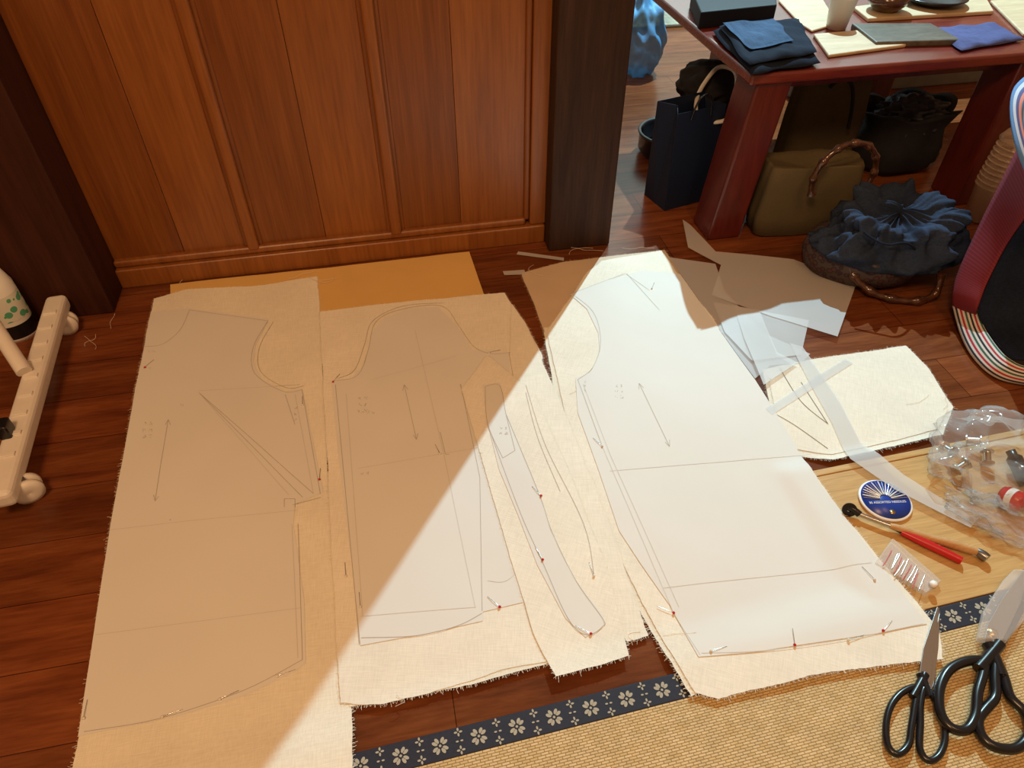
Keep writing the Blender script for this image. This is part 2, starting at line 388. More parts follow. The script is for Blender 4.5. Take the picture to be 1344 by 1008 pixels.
# ---------------- tatami ----------------
tat=empty('tatami_mat')
def tatmat():
    m,nt,b=newmat('tatami_rush'); N=nt.nodes.new; L=nt.links.new
    tc=N('ShaderNodeTexCoord'); mp=N('ShaderNodeMapping'); mp.inputs['Rotation'].default_value=(0,0,-math.atan2(td.y,td.x))
    L(tc.outputs['Object'],mp.inputs['Vector'])
    br=N('ShaderNodeTexBrick'); br.inputs['Scale'].default_value=1; br.inputs['Brick Width'].default_value=.0105; br.inputs['Row Height'].default_value=.0036
    br.inputs['Mortar Size'].default_value=.0007; br.inputs['Mortar Smooth'].default_value=.8; br.offset=.5
    br.inputs['Color1'].default_value=(.66,.47,.21,1); br.inputs['Color2'].default_value=(.78,.59,.32,1); br.inputs['Mortar'].default_value=(.34,.21,.08,1)
    L(mp.outputs[0],br.inputs['Vector'])
    n=N('ShaderNodeTexNoise'); n.inputs['Scale'].default_value=60; L(tc.outputs['Object'],n.inputs['Vector'])
    mx=N('ShaderNodeMix'); mx.data_type='RGBA'; mx.blend_type='MULTIPLY'; mx.inputs[0].default_value=.35
    L(br.outputs['Color'],mx.inputs[6]); L(n.outputs['Fac'],mx.inputs[7])
    hs=N('ShaderNodeHueSaturation'); hs.inputs['Value'].default_value=1.10; L(mx.outputs[2],hs.inputs['Color'])
    L(hs.outputs[0],b.inputs['Base Color']); b.inputs['Roughness'].default_value=.6; b.inputs['Specular IOR Level'].default_value=.25
    bp=N('ShaderNodeBump'); bp.inputs['Strength'].default_value=.6; bp.inputs['Distance'].default_value=.001; bp.invert=True
    L(br.outputs['Fac'],bp.inputs['Height']); L(bp.outputs[0],b.inputs['Normal'])
    return m
def tp(s,t,z): q=TA+td*s+tn*t; return Vector((q.x,q.y,z))
bw=.037
prism('rush_surface',None,.001,TAT_H-.001,tatmat(),tat,.002,world=[tp(-.25,.004,0),tp(1.35,.004,0),tp(1.35,.9,0),tp(-.25,.9,0)])
M['heri']=mat('tatami_border_cloth',(.012,.013,.028),rough=.7,var=.2,scale=200)
prism('cloth_border',None,.0005,TAT_H,M['heri'],tat,.002,world=[tp(-.25,0,0),tp(1.35,0,0),tp(1.35,bw,0),tp(-.25,bw,0)])
vs=[];fs=[]
def petal(c,ang,r0,r1,w):
    st=len(vs); N_=8
    for i in range(N_):
        a=2*math.pi*i/N_; rr=(r0+r1)/2+(r1-r0)/2*math.cos(a); ww=w*math.sin(a)
        q=c+td*(rr*math.cos(ang)-ww*math.sin(ang))+tn*(rr*math.sin(ang)+ww*math.cos(ang)); vs.append((q.x,q.y,TAT_H+.0006))
    fs.append(tuple(range(st,st+N_)))
s=-.24;i=0
while s<1.34:
    c=TA+td*s+tn*(bw*.5)
    for j in range(4):
        a=math.pi/2*j+math.pi/4
        petal(c,a-.28,.0035,.0118,.0024); petal(c,a+.28,.0035,.0118,.0024)
    petal(c,0,-.0018,.0018,.0018)
    for sg in(-1,1):
        c2=TA+td*(s+.026)+tn*(bw*.5+sg*.0115)
        for j in range(4): petal(c2,math.pi/2*j,.0010,.0058,.0014)
    c3=TA+td*(s+.026)+tn*(bw*.5)
    for j in range(2): petal(c3,math.pi*j,.001,.0052,.0012)
    s+=.052;i+=1
M['flower']=mat('border_flowers',(.42,.39,.31),.8)
meshobj('woven_flowers',vs,fs,M['flower'],tat)
# bamboo board
def bp_(s,t): q=bq_a+bq_d*s+bq_n*t; return q
brd=empty('bamboo_board')
def hit(s):
    a=bp_(s,0); den=bq_n.dot(tn); t=-(a-TA).dot(tn)/den; return bp_(s,t-.003)
prism('board_surface',None,.0005,BRD_H-.001,M['bamboo'],brd,.001,world=[bp_(-.02,0),bp_(.75,0),hit(.75),hit(-.02)])
prism('board_edge',None,.0005,BRD_H+.001,M['bamboo'],brd,.0015,world=[bp_(-.02,-.013),bp_(.75,-.013),bp_(.75,0),bp_(-.02,0)])
# ---------------- kraft sheet, and muslin with painted shade ----------------
sheet('kraft_and_shaded_muslin_sheet',[(224,375),(616,332),(640,402),(400,470),(228,470)],.0004,M['kraft'])
sheet('kraft_and_shaded_muslin_sheet',[(684,360),(740,345),(872,329),(903,375),(910,422),(720,450)],.0004,M['muslin_shade'],jit=.0008)  # muslin piece, its shade painted in as a tan colour
# ---------------- fabric 1 ----------------
sheet('muslin_fabric',[(203,394),(245,382),(330,378),(417,364),(421,430),(425,505),(432,640),(447,800),(462,930),(466,1040),(90,1040),(118,900),(146,690),(172,550)],.0011,M['muslin'],jit=.0009)
pp=empty('sewing_pattern')
sheet('paper',[(200,412),(250,408),(353,421),(336,455),(333,478),(344,500),(375,516),(397,512),(410,575),(425,648),(388,664),(386,690),(400,790),(402,872),(390,882),(320,915),(240,940),(170,955),(104,968),(122,850),(146,690),(172,552)],.0020,M['paper'],pp)
L1=[['c',(192,458),(215,455),(238,436),(250,410)],[(250,410),(352,423)],['c',(352,423),(333,458),(335,492),(372,516),(397,514)],['c',(359,424),(341,458),(343,490),(376,511),(399,509)],[(397,514),(421,650)],[(262,518),(398,655)],[(262,518),(412,650)],
 [(392,690),(398,868)],['c',(398,868),(320,908),(210,945),(112,962)],[(385,665),(422,655)],[(222,553),(205,660)],[(222,553),(218,560)],[(222,553),(225,560)],[(205,660),(203,652)],[(205,660),(210,654)],
 [(375,520),(388,560)],[(374,657),(388,657)],[(374,657),(374,668)],[(388,657),(388,668)]]
L1b=[[(262,518),(380,652)],[(145,697),(392,672)],[(127,835),(395,800)],[(262,516),(395,507)],[(388,520),(412,650)],[(384,690),(392,866)]]
L1c=scribble(188,556,3,2)+scribble(386,535,3,1)+scribble(195,463,1,2,5)+scribble(238,533,1,1,5)+scribble(190,485,1,2,5)+scribble(222,683,1,1,5)
ribbons('pencil_lines',L1,.0024,M['pencil2'],pp); ribbons('faint_lines',L1b,.0024,M['pencil3'],pp); ribbons('notes',L1c,.0024,M['pencil2'],pp,w=.0007)
# ---------------- fabric 2 (middle) ----------------
sheet('muslin_fabric',[(420,411),(540,397),(662,387),(684,420),(712,470),(700,560),(730,700),(760,800),(716,872),(660,882),(560,915),(500,928),(448,925),(438,760),(428,560)],.0030,M['muslin2'],jit=.0009)
sheet('muslin_fabric',[(448,848),(452,700),(470,700),(640,790),(718,868),(720,874),(600,906),(520,920),(460,930)],.0019,M['muslin'],jit=.0008)
pp=empty('sewing_pattern')
sheet('paper',[(436,503),(462,500),(480,480),(488,440),(505,420),(540,407),(575,405),(600,430),(620,462),(668,466),(700,560),(712,700),(700,790),(634,806),(634,818),(560,835),(474,850),(465,760),(445,600)],.0039,M['paper'],pp)
L2=[['c',(438,503),(470,496),(484,462),(494,425),(530,408),(580,404),(602,430),(622,458),(645,468),(670,466)],['c',(444,500),(466,489),(479,455),(490,424),(530,404),(583,400)],[(441,508),(473,848)],['c',(475,840),(545,838),(600,825),(633,808)],[(605,508),(630,630),(633,805)],
 [(604,508),(680,720)],[(531,508),(547,580)],[(531,508),(529,516)],[(531,508),(536,514)],[(547,580),(543,574)],[(547,580),(549,572)],
 [(668,466),(684,560)],[(578,570),(585,600),(590,600)]]
L2b=[[(470,618),(665,585)],[(545,436),(583,600),(624,800)],[(455,520),(477,812)],[(474,812),(625,800)],[(488,502),(600,470)],['c',(640,765),(665,765),(690,740)]]
L2c=scribble(470,523,3,2)+scribble(474,542,1,3,6)+scribble(474,622,1,2,6)
ribbons('pencil_lines',L2,.0043,M['pencil2'],pp); ribbons('faint_lines',L2b,.0043,M['pencil3'],pp); ribbons('notes',L2c,.0043,M['pencil2'],pp,w=.0007)
# ---------------- strips ----------------
sheet('muslin_fabric',[(672,402),(690,428),(742,548),(800,690),(850,838),(822,846),(785,760),(700,600),(668,500)],.0040,M['muslin2'],jit=.0009)
sheet('muslin_fabric',[(606,515),(640,470),(700,520),(745,620),(800,760),(824,866),(790,878),(729,894),(700,835),(664,715)],.0053,M['muslin3'],jit=.0006)
pp=empty('sewing_pattern')
sheet('paper',[(634,510),(656,506),(664,545),(682,590),(707,650),(722,700),(752,762),(792,812),(790,828),(768,840),(742,815),(705,745),(680,680),(655,620),(640,560)],.0062,M['paper'],pp)
ribbons('pencil_lines',[['c',(637,512),(656,511),(664,548),(676,596)],['c',(637,512),(640,560),(660,606)],[(660,606),(676,596)],['c',(664,548),(707,652),(724,702),(755,765),(790,815),(790,826),(770,837),(745,815),(712,742),(680,670),(640,562)]],.0066,M['pencil2'],pp)
ribbons('notes',scribble(655,565,2,2,6),.0066,M['pencil2'],pp,w=.0007)
ribbons('strip_lines',[['c',(690,510),(716,590),(765,690),(779,758)],['c',(690,520),(706,580),(735,650)]],.0059,M['pencil2'],pp)
# ---------------- fabric 3 (right) ----------------
sheet('muslin_fabric',[(718,436),(735,412),(770,360),(790,345),(868,331),(888,360),(935,420),(985,512),(1030,580),(1110,690),(1195,792),(1226,832),(1231,872),(1170,878),(1060,893),(940,924),(910,916),(872,850),(828,765),(790,690),(760,610),(738,530)],.0032,M['muslin3'],jit=.0010)
sheet('muslin_fabric',[(714,432),(740,430),(800,640),(900,800),(930,900),(905,920),(868,856),(820,769),(781,695),(751,612),(730,532)],.0013,M['muslin'],jit=.0014)
pp=empty('sewing_pattern')
sheet('paper',[(748,389),(800,370),(842,358),(892,362),(940,432),(990,502),(1030,566),(1072,640),(1130,718),(1211,826),(1150,838),(1060,852),(985,864),(914,869),(880,800),(838,740),(812,700),(785,620),(758,545),(755,500),(775,492),(787,465),(785,440),(770,408)],.0043,M['paper'],pp)
L3=[['c',(750,388),(778,412),(788,450),(778,485),(758,502)],[(750,388),(820,362),(852,384)],[(838,507),(878,590)],[(838,507),(838,515)],[(838,507),(844,513)],[(878,590),(872,584)],[(878,590),(878,581)],
 [(822,362),(865,410)],[(758,502),(790,590)]]
L3b=[[(790,590),(882,805),(916,866)],['c',(918,864),(1000,862),(1100,848),(1205,826)],[(800,622),(1062,600)],[(870,775),(1140,745)],[(765,508),(800,600),(890,800)]]
L3c=scribble(765,503,3,1,5)+scribble(806,508,3,2,6)
ribbons('pencil_lines',L3,.0047,M['pencil2'],pp,w=.0009); ribbons('faint_lines',L3b,.0047,M['pencil3'],pp,w=.0009); ribbons('notes',L3c,.0047,M['pencil2'],pp,w=.0007)
# ---------------- fabric 4 + tracing scraps ----------------
sheet('muslin_fabric',[(1000,487),(1090,470),(1188,456),(1216,484),(1250,536),(1236,574),(1160,592),(1092,608),(1040,599),(1012,552)],.0016,M['muslin2'],jit=.0010)
sheet('muslin_fabric',[(1006,493),(1092,478),(1180,465),(1208,490),(1242,540),(1230,566),(1160,584),(1090,600),(1044,592),(1018,552)],.0030,M['muslin3'],jit=.0008)
ribbons('seam_threads',[['c',(1022,486),(1050,530),(1085,560)],[(1050,505),(1085,560)],['c',(1005,540),(1040,560),(1085,592)]],.0038,M['pencil'],empty('basting_thread'),w=.0012)
def up(h,f=8,ph=0): return lambda x,y: h*(.5+.5*math.sin(x*f+y*f*.7+ph))
sheet('tracing_paper_scrap',[(895,293),(905,300),(938,335),(1040,346),(1122,377),(1112,405),(1097,447),(1010,420),(933,392),(945,353),(902,330)],.004,M['trace'],warp=up(.006))
sheet('tracing_paper_scrap',[(878,341),(905,345),(938,350),(950,385),(1000,440),(1062,468),(1050,480),(1010,482),(990,500),(940,430),(905,380)],.0025,M['trace'],warp=up(.004,12))
sheet('tracing_paper_scrap',[(935,400),(1060,425),(1050,470),(985,478),(950,440)],.005,M['trace'],warp=up(.004,14,2))
sheet('tracing_paper_scrap',[(962,405),(995,412),(1018,468),(1045,482),(1000,512),(975,450)],.006,M['trace'],warp=up(.006,18,2))
sheet('tracing_paper_scrap',[(1108,474),(1118,480),(1012,548),(1003,540)],.0048,M['trace'])
sheet('tracing_paper_scrap',[(1035,455),(1052,460),(1100,530),(1128,585),(1180,630),(1276,690),(1268,700),(1170,650),(1112,610),(1090,560),(1060,505)],.0056,M['trace'])
sheet('tracing_paper_scrap',[(735,545),(752,550),(770,610),(755,612)],.0008,M['trace'])
sheet('tracing_paper_scrap',[(762,610),(778,612),(822,730),(805,740),(830,850),(812,800)],.0010,M['trace'])
sheet('tracing_paper_scrap',[(660,358),(688,356),(690,362),(662,363)],.0015,M['trace'])
sheet('tracing_paper_scrap',[(680,332),(740,340),(740,344),(678,336)],.0015,M['trace'])
th=empty('loose_threads')
for i in range(18):
    u,v=random.choice([(700,345),(780,330),(830,328),(225,385),(395,366),(735,520),(1240,520),(855,840),(500,928),(130,440),(760,325)])
    u+=random.uniform(-25,25); v+=random.uniform(-6,6); pts=[]
    a=random.uniform(0,6.28)
    for j in range(6):
        q=F(u,v); pts.append((q.x,q.y,H(q.x,q.y,.004+.001*(j%2)))); a+=random.uniform(-.9,.9); u+=9*math.cos(a); v+=4*math.sin(a)
    tube(f'thread_{i}',pts,.0003,M['thread'],th)
# ---------------- pins ----------------
pins=empty('sewing_pins')
def pin(u,v,ang,i,red=True,layer=.011):
    q=F(u,v); d=Vector((math.cos(ang),math.sin(ang),0)); z=H(q.x,q.y,layer)
    lathe(f'head_{i}',[(0.0001,-.0022),(.0016,-.0015),(.0023,0),(.0016,.0015),(.0001,.0022)],(q.x,q.y,z+.001),M['red'] if red else M['white'],pins,seg=10)
    tube(f'shaft_{i}',[(q.x,q.y,z+.001),(q.x+d.x*.012,q.y+d.y*.012,z+.0015),(q.x+d.x*.026,q.y+d.y*.026,z)],.0004,M['steel'],pins)
for i,(u,v,a,r,l) in enumerate([(656,800,2.2,1,.0045),(710,656,2,1,.007),(712,739,1.8,1,.007),(779,760,1.6,0,.006),(775,836,2.4,1,.007),(420,632,1.5,1,.003),(398,535,1.6,0,.003),(883,808,2.5,1,.005),(1038,855,1.2,1,.005),(1153,836,.5,1,.005),(192,486,1,1,.003),(1143,768,1.8,0,.005),(455,760,1.6,0,.0045),(474,800,1.6,0,.0045),(578,600,1.8,0,.0045),(790,590,2,0,.005),(365,890,.2,0,.003),(112,945,1.6,0,.003),(855,382,1,0,.005),(438,505,1,1,.0045),(642,467,.2,0,.0045),(930,862,.1,0,.005),(1108,848,.1,0,.005),(215,943,.2,0,.003),(290,920,.3,0,.003)]):
    pin(u,v,a,i,bool(r),l)
# ---------------- table ----------------
TZ=.41
tb=empty('low_table')
c0=F(990,98,TZ); tx0=c0.x-.005; ty0=c0.y
box('table_top',(tx0,ty0,TZ-.026),(tx0+1.02,ty0+.66,TZ),M['table'],tb,.006)
lx=F(957,322).x
box('leg_1',(lx-.048,ty0-.02,0),(lx+.04,ty0+.08,TZ-.026),M['tableleg'],tb,.006,top=(.055,.03))
rx=F(1262,262).x
box('leg_2',(rx-.045,ty0+.012,0),(rx+.06,ty0+.12,TZ-.026),M['tableleg'],tb,.006)
box('leg_3',(lx+.19,ty0+.54,0),(lx+.29,ty0+.64,TZ-.026),M['tableleg'],tb,.006)
box('leg_4',(rx-.045,ty0+.54,0),(rx+.06,ty0+.64,TZ-.026),M['tableleg'],tb,.006)
box('apron',(lx+.09,ty0+.06,TZ-.06),(rx,ty0+.08,TZ-.026),M['tableleg'],tb,.003)
def T(px,z0,h,name,m,parent=None,bevel=.003):
    return prism(name,px,TZ+z0,TZ+z0+h,m,parent,bevel)
ff=empty('folded_denim_pouches')
def pillow(name,px,z0,h,m,parent,seed=0):
    zt=TZ+z0+h; P=[F(u,v,zt) for u,v in px]; n=18; vs=[];fs=[]
    for side in(1,0):
        for i in range(n+1):
            for j in range(n+1):
                s,t=i/n,j/n; q=P[0]*(1-s)*(1-t)+P[1]*s*(1-t)+P[2]*s*t+P[3]*(1-s)*t
                e=min(1,min(s,1-s,t,1-t)*7); e=math.sqrt(e*(2-e))
                q=q+Vector((noise.noise(q*14+Vector((seed,0,0))),noise.noise(q*14+Vector((0,seed,5))),0))*.010
                z=TZ+z0+ (h*(.45+.55*e)+.005*noise.noise(q*30+Vector((seed,0,0)))*e if side else h*.4*(1-e)+.0005)
                vs.append((q.x,q.y,z))
    o=(n+1)**2
    for i in range(n):
        for j in range(n):
            a=i*(n+1)+j; fs.append((a,a+n+1,a+n+2,a+1)); fs.append((o+a,o+a+1,o+a+n+2,o+a+n+1))
    per=[i*(n+1) for i in range(n+1)]+[n*(n+1)+j for j in range(1,n+1)]+[i*(n+1)+n for i in range(n-1,-1,-1)]+[j for j in range(n-1,0,-1)]
    for a,b in zip(per,per[1:]+per[:1]): fs.append((a,b,o+b,o+a))
    return meshobj(name,vs,fs,m,parent,smooth=True)
pillow('bottom_pouch',[(936,34),(1052,24),(1078,76),(985,92)],.0,.020,M['navyd'],ff,1)
pillow('middle_pouch',[(944,30),(1050,20),(1074,64),(985,80)],.018,.014,M['navyd'],ff,2)
pillow('denim_pouch',[(950,27),(1018,22),(1042,50),(985,62)],.032,.008,M['denim'],ff,3)
T([(908,-12),(1018,-14),(1020,6),(920,16)],0,.04,'navy_box',mat('dark_box',(.006,.008,.014),.6,spec=.2))
T([(1068,44),(1162,36),(1190,58),(1088,72)],0,.008,'cutting_board',M['lwood'])
T([(1022,0),(1072,-15),(1100,30),(1066,40),(1050,30)],0,.006,'cutting_board',M['lwood'])
T([(1118,30),(1222,30),(1262,52),(1150,55)],0,.014,'wood_slab',wood('bark_wood',[(.06,.05,.038),(.10,.085,.065),(.16,.135,.105)],stretch=(2,8,3),scale=6))
pillow('blue_cloth_case',[(1228,34),(1306,27),(1346,48),(1262,62)],.0,.012,M['bluecloth'],None,4)
T([(1120,8),(1290,-12),(1305,14),(1140,24)],0,.010,'serving_tray',M['lwood'])
T([(1300,0),(1400,-10),(1420,50),(1344,44)],0,.008,'cutting_board',M['lwood'])
c=F(1105,42,TZ)+Vector((0,.03,0))
lathe('paper_cup',[(.0001,.001),(.024,.001),(.033,.072),(.0355,.073),(.0355,.076),(.032,.075),(.023,.004),(.0001,.004)],c,M['cup'],seg=36)
c=F(1170,18,TZ+.01)+Vector((0,.03,.0))
lathe('ceramic_bowl',[(.0001,.001),(.03,.001),(.05,.02),(.055,.04),(.052,.04),(.045,.02),(.0001,.008)],c,M['bamboohandle'],seg=36)
c=F(1235,10,TZ+.01)+Vector((0,.04,.0))
lathe('black_dish',[(.0001,.001),(.05,.001),(.085,.018),(.082,.021),(.05,.006),(.0001,.006)],c,M['blackp'],seg=36)
# ---------------- under and around the table ----------------
pb=empty('navy_paper_bag')
a=F(872,277)
Rb=Matrix.Rotation(math.radians(14),3,'Z')
w,d,h=.15,.10,.265
def bagv(x,y,z): return Vector((a.x,a.y,0))+Rb@Vector((x,y+z*.02,z))
vs=[bagv(0,0,0),bagv(w,0,0),bagv(w,d,0),bagv(0,d,0),bagv(0.0,.005,h),bagv(w,.005,h),bagv(w,d-.005,h),bagv(0,d-.005,h),bagv(.0,d/2,0),bagv(.03,d/2,h),bagv(w,d/2,0),bagv(w-.03,d/2,h)]
fs=[(0,1,5,4),(0,4,9,8),(8,9,7,3),(3,7,6,2),(1,10,11,5),(10,2,6,11),(0,8,3,2,10,1)]
meshobj('bag_body',vs,fs,M['navypaper'],pb,solid=.001)
tube('bag_handle',[bagv(.04,.0,h-.02),bagv(.045,-.005,h+.03),bagv(.07,-.01,h+.045),bagv(.095,-.005,h+.03),bagv(.10,0,h-.02)],.0025,M['blackp'],pb)
c=F(880,205); lathe('round_black_basket',[(.0001,.0),(.085,.0),(.10,.02),(.10,.06),(.106,.07),(.10,.075),(.092,.065),(.085,.02),(.0001,.01)],(c.x+.005,c.y+.02,0),M['blackp'],seg=48)
bb=empty('black_shoulder_bag')
c=F(955,215)
crumple('bag_body',(c.x+.045,c.y+.09,.15),(.085,.075,.16),M['blackf'],bb,.3,1.8,3,zmin=.002)
c=F(925,135,.2)
crumple('bag_flap',(c.x+.01,c.y+.03,.24),(.08,.07,.06),M['blackf'],bb,.2,1.6,5)
hl=[F(u,v,zz) for u,v,zz in[(915,160,.22),(912,128,.25),(936,92,.30),(948,86,.31),(966,92,.31),(968,112,.30),(958,155,.24),(945,161,.22)]]
tube('frame_handle',hl,.0055,M['white'],bb,cyclic=True)
c=F(846,108); crumple('blue_plastic_bag',(c.x,c.y+.10,.13),(.085,.09,.15),M['bluebag'],None,.22,1.5,2,zmin=.002)
q=F(870,22); obox('woven_doormat',(q.x,q.y,.008),(.5,.3,.014),0,fabricmat('mat_weave',(.33,.30,.23),thread=120,slub=.4),bevel=.004)
box('storage_chest',(1.45,2.25,0),(2.3,2.7,.36),mat('grey_chest',(.16,.15,.135),.7,var=.1),None,.006)
# beige handbag
hb=empty('beige_handbag')
a=F(1000,322); bx,by=a.x,a.y
w,d,h=.25,.10,.19
def roundbox(name,c,w,d,h,m,parent,taper=.85,bulge=.1,rot=0,seed=0,amp=.006,n=4):
    prof=[(.0001,0),(.9,0),(1,.03),(1.0+bulge*.4,.3),(1.0,.6),(taper,.97),(taper*.96,1.0),(taper*.85,.93),(.0001,.85)]
    def rip(t,th,r,z):
        cth,sth=abs(math.cos(th)),abs(math.sin(th)); sq=(cth**n+sth**n)**(-1/n)
        nn=noise.noise(Vector((math.cos(th)*2+seed,math.sin(th)*2,z*3)))
        return r*sq*(1+nn*.06),z*h+nn*amp*min(1,z*3)
    return lathe(name,prof,c,m,parent,seg=64,sx=w/2,sy_=d/2,rip=rip,rot=rot)
roundbox('bag_body',(bx+w/2,by+d/2+.02,.0),w,d,h,M['beigebag'],hb,.95,.1,n=7,rot=-.1)
def ring(parent,nm,hc,rx_,rz,r,dy=-.012):
    hp=[]
    for i in range(33):
        t=math.pi*1.3*i/32-math.pi*.15
        hp.append(hc+Vector((rx_*math.cos(t),dy,rz*math.sin(t))))
    tube(nm,hp,r,M['bamboohandle'],parent,radii=[1.5 if i%4==0 else .9 for i in range(33)])
hc=Vector((bx+.158,by+.0,.18)); ring(hb,'bamboo_ring_handle',hc,.08,.085,.0075)
# olive tote behind
tbag=empty('olive_tote_bag'); c=F(1050,245)
roundbox('bag_body',(c.x+.07,c.y+.09,0),.22,.1,.29,M['beigebag'],tbag,.9,.05,seed=4)
tube('shoulder_strap',[Vector((c.x+.02,c.y+.03,.27)),Vector((c.x+.03,c.y+.01,.31)),Vector((c.x+.08,c.y-.0,.27)),Vector((c.x+.10,c.y+.01,.16))],.005,M['blackf'],tbag)
# black mesh bag
dp=empty('black_mesh_bag'); c=F(1180,235)
def rufl(amp,nw,seed):
    def f(t,th,r,z):
        w=math.sin(nw*th+3*math.sin(2*th+seed))*amp*(.2+t)
        n=noise.noise(Vector((math.cos(th)*1.7+seed,math.sin(th)*1.7,z*9)))
        return r*(1+w+n*.22),z*(1+n*.25)+w*.03
    return f
lathe('bag_body',[(.0001,0),(.09,.0),(.125,.03),(.13,.09),(.11,.13),(.12,.16),(.125,.17),(.10,.165),(.08,.13),(.04,.11),(.0001,.1)],(c.x+.02,c.y+.10,0),M['blackf'],dp,seg=120,sx=1.1,sy_=.9,rip=rufl(.05,9,2))
crumple('bag_contents',(c.x+.02,c.y+.08,.15),(.09,.07,.05),mat('grey_mesh',(.05,.05,.065),.6),dp,.5,2.5,8)
# gathered navy bag
nb=empty('gathered_navy_handbag'); c=F(1150,372); cx,cy_=c.x,c.y+.05
def rb(t,th,r,z):
    n=noise.noise(Vector((math.cos(th)*1.6,math.sin(th)*1.6,z*8+1)))
    return r*(1+n*.12),z
lathe('brocade_base',[(.0001,0),(.10,0),(.125,.015),(.14,.05),(.135,.08),(.1,.095),(.0001,.1)],(cx-.02,cy_+.01,0),M['brocade'],nb,seg=64,sx=1.0,sy_=.74,rip=rb,rot=-.3)
def rn(t,th,r,z):
    c1,s1=math.cos(th),math.sin(th)
    w=math.sin(13*th+8*noise.noise(Vector((c1*1.5,s1*1.5,z*10))))+.6*math.sin(27*th+6*noise.noise(Vector((c1*2,s1*2,z*14+4))))
    n=noise.noise(Vector((c1*1.5+9,s1*1.5,z*7+1)))
    n2=noise.noise(Vector((c1*4+9,s1*4,z*45+1))); n3=noise.noise(Vector((c1*8+9,s1*8,z*90+1)))
    k=.025+.035*sst(.3,.8,t)
    return r*(1+w*k+n*.30+n2*.14+n3*.05),z+(w*.004+n2*.020+n3*.006+n*.045)*(.25+t)*(1 if t<.8 else .6)
# loose cloth lies as a low crumpled heap over the brocade base, its mouth folded shut
pr0=[(.05,.075),(.10,.07),(.135,.062),(.160,.068),(.172,.082),(.170,.100),(.158,.114),(.145,.124),(.136,.134),(.134,.144),(.136,.152),(.134,.160),(.124,.166),(.108,.168),(.092,.163),(.078,.156),(.062,.152),(.045,.154),(.028,.158),(.0001,.158)]
pr=[]
for (r0,z0),(r1,z1) in zip(pr0[:-1],pr0[1:]): pr+=[(r0,z0),((r0+r1)/2,(z0+z1)/2)]
pr.append(pr0[-1])
lathe('gathered_cloth',pr,(cx+.025,cy_-.005,0),M['navy'],nb,seg=260,sx=.98,sy_=.72,rip=rn,rot=-.25)
hp=[F(u,v,z) for u,v,z in[(1105,325,.09),(1114,345,.07),(1120,362,.045),(1142,382,.02),(1170,392,.011),(1205,395,.011),(1228,385,.02),(1236,360,.06)]]
hp=catmull(hp,4,False)
tube('bamboo_handle',hp,.0088,M['bamboohandle'],nb,radii=[1.35 if i%4==0 else .85 for i in range(len(hp))])
tube('drawcord',[Vector((cx-.10,cy_-.06,.16)),Vector((cx-.07,cy_-.10,.14)),Vector((cx-.02,cy_-.11,.16)),Vector((cx+.02,cy_-.10,.12))],.0025,M['navyd'],nb)
# stack of plastic cups
st=empty('stacked_plastic_cups'); a=F(1272,294)+Vector((.03,.02,.0)); ax=Vector((.10,.02,1)).normalized(); R=ax.to_track_quat('Z','Y').to_matrix()
lathe('cup_0',[(.0001,0),(.030,0),(.042,.09),(.045,.092),(.045,.096),(.041,.095),(.0295,.004),(.0001,.004)],a+Vector((0,0,.003)),M['cupclear'],st,rotm=R)
for i in range(1,9):
    z=.09+i*.013
    lathe(f'cup_{i}',[(.040,z-.012),(.0425,z),(.0465,z+.001),(.0465,z+.005),(.042,z+.004)],a+Vector((0,0,.003)),M['cupclear'],st,rotm=R)
lathe('cup_lid',[(.0465,.21),(.047,.215),(.035,.235),(.0001,.237)],a+Vector((0,0,.003)),M['cupclear'],st,rotm=R)
# tote bag at right
tt=empty('navy_tote_bag')
def loft(name,A_,B_,m,parent,cols=8,bulge=.006,solid=.004,k=8):
    A2=catmull(A_,k,False); B2=catmull(B_,k,False); vs=[];fs=[];uvs=[]
    for i,(p,q) in enumerate(zip(A2,B2)):
        for j in range(cols+1):
            t=j/cols; r=p.lerp(q,t); r=r+Vector((-.4,-.6,.5))*bulge*math.sin(math.pi*t)
            vs.append(r); uvs.append((t,i/len(A2)*4))
    for i in range(len(A2)-1):
        for j in range(cols):
            b_=i*(cols+1)+j; fs.append((b_,b_+1,b_+cols+2,b_+cols+1))
    return meshobj(name,vs,fs,m,parent,smooth=True,solid=solid,uvs=uvs)
LZ=[(1346,178,.40),(1318,235,.30),(1290,290,.20),(1262,350,.11),(1251,385,.06),(1252,405,.03)]
LI=[(1375,250,.38),(1345,288,.29),(1320,325,.20),(1296,372,.12),(1285,400,.08),(1282,412,.05)]
loft('red_side_band',[F(*p) for p in LZ],[F(*p) for p in LI],M['redweb'],tt)
SO=[(1251,402,.035),(1262,440,.012),(1278,470,.006),(1305,494,.006),(1344,504,.006),(1400,508,.006),(1460,505,.006)]
SI=[(1283,408,.05),(1292,430,.045),(1308,455,.04),(1325,472,.04),(1350,482,.04),(1400,484,.04),(1460,480,.04)]
loft('striped_bottom_band',[F(*p) for p in SO],[F(*p) for p in SI],M['stripe'],tt)
PA=[(1375,250,.38),(1345,288,.29),(1320,325,.20),(1296,372,.12),(1284,405,.07),(1292,430,.045),(1325,472,.04)]
PB=[(1520,250,.38),(1515,288,.29),(1510,325,.20),(1500,372,.12),(1490,405,.07),(1480,450,.045),(1460,480,.04)]
loft('navy_panel',[F(*p) for p in PA],[F(*p) for p in PB],M['navyd'],tt,cols=14,bulge=.04)
BKA=[F(*p) for p in LZ]+[F(1278,470,.006)]
BKB=[p+Vector((.30,.16,0)) for p in BKA]
loft('back_panel',BKA,BKB,M['navyd'],tt,cols=10,bulge=-.05)
LO=[(1350,98,.50),(1330,118,.49),(1325,150,.47),(1333,195,.44),(1350,238,.40)]
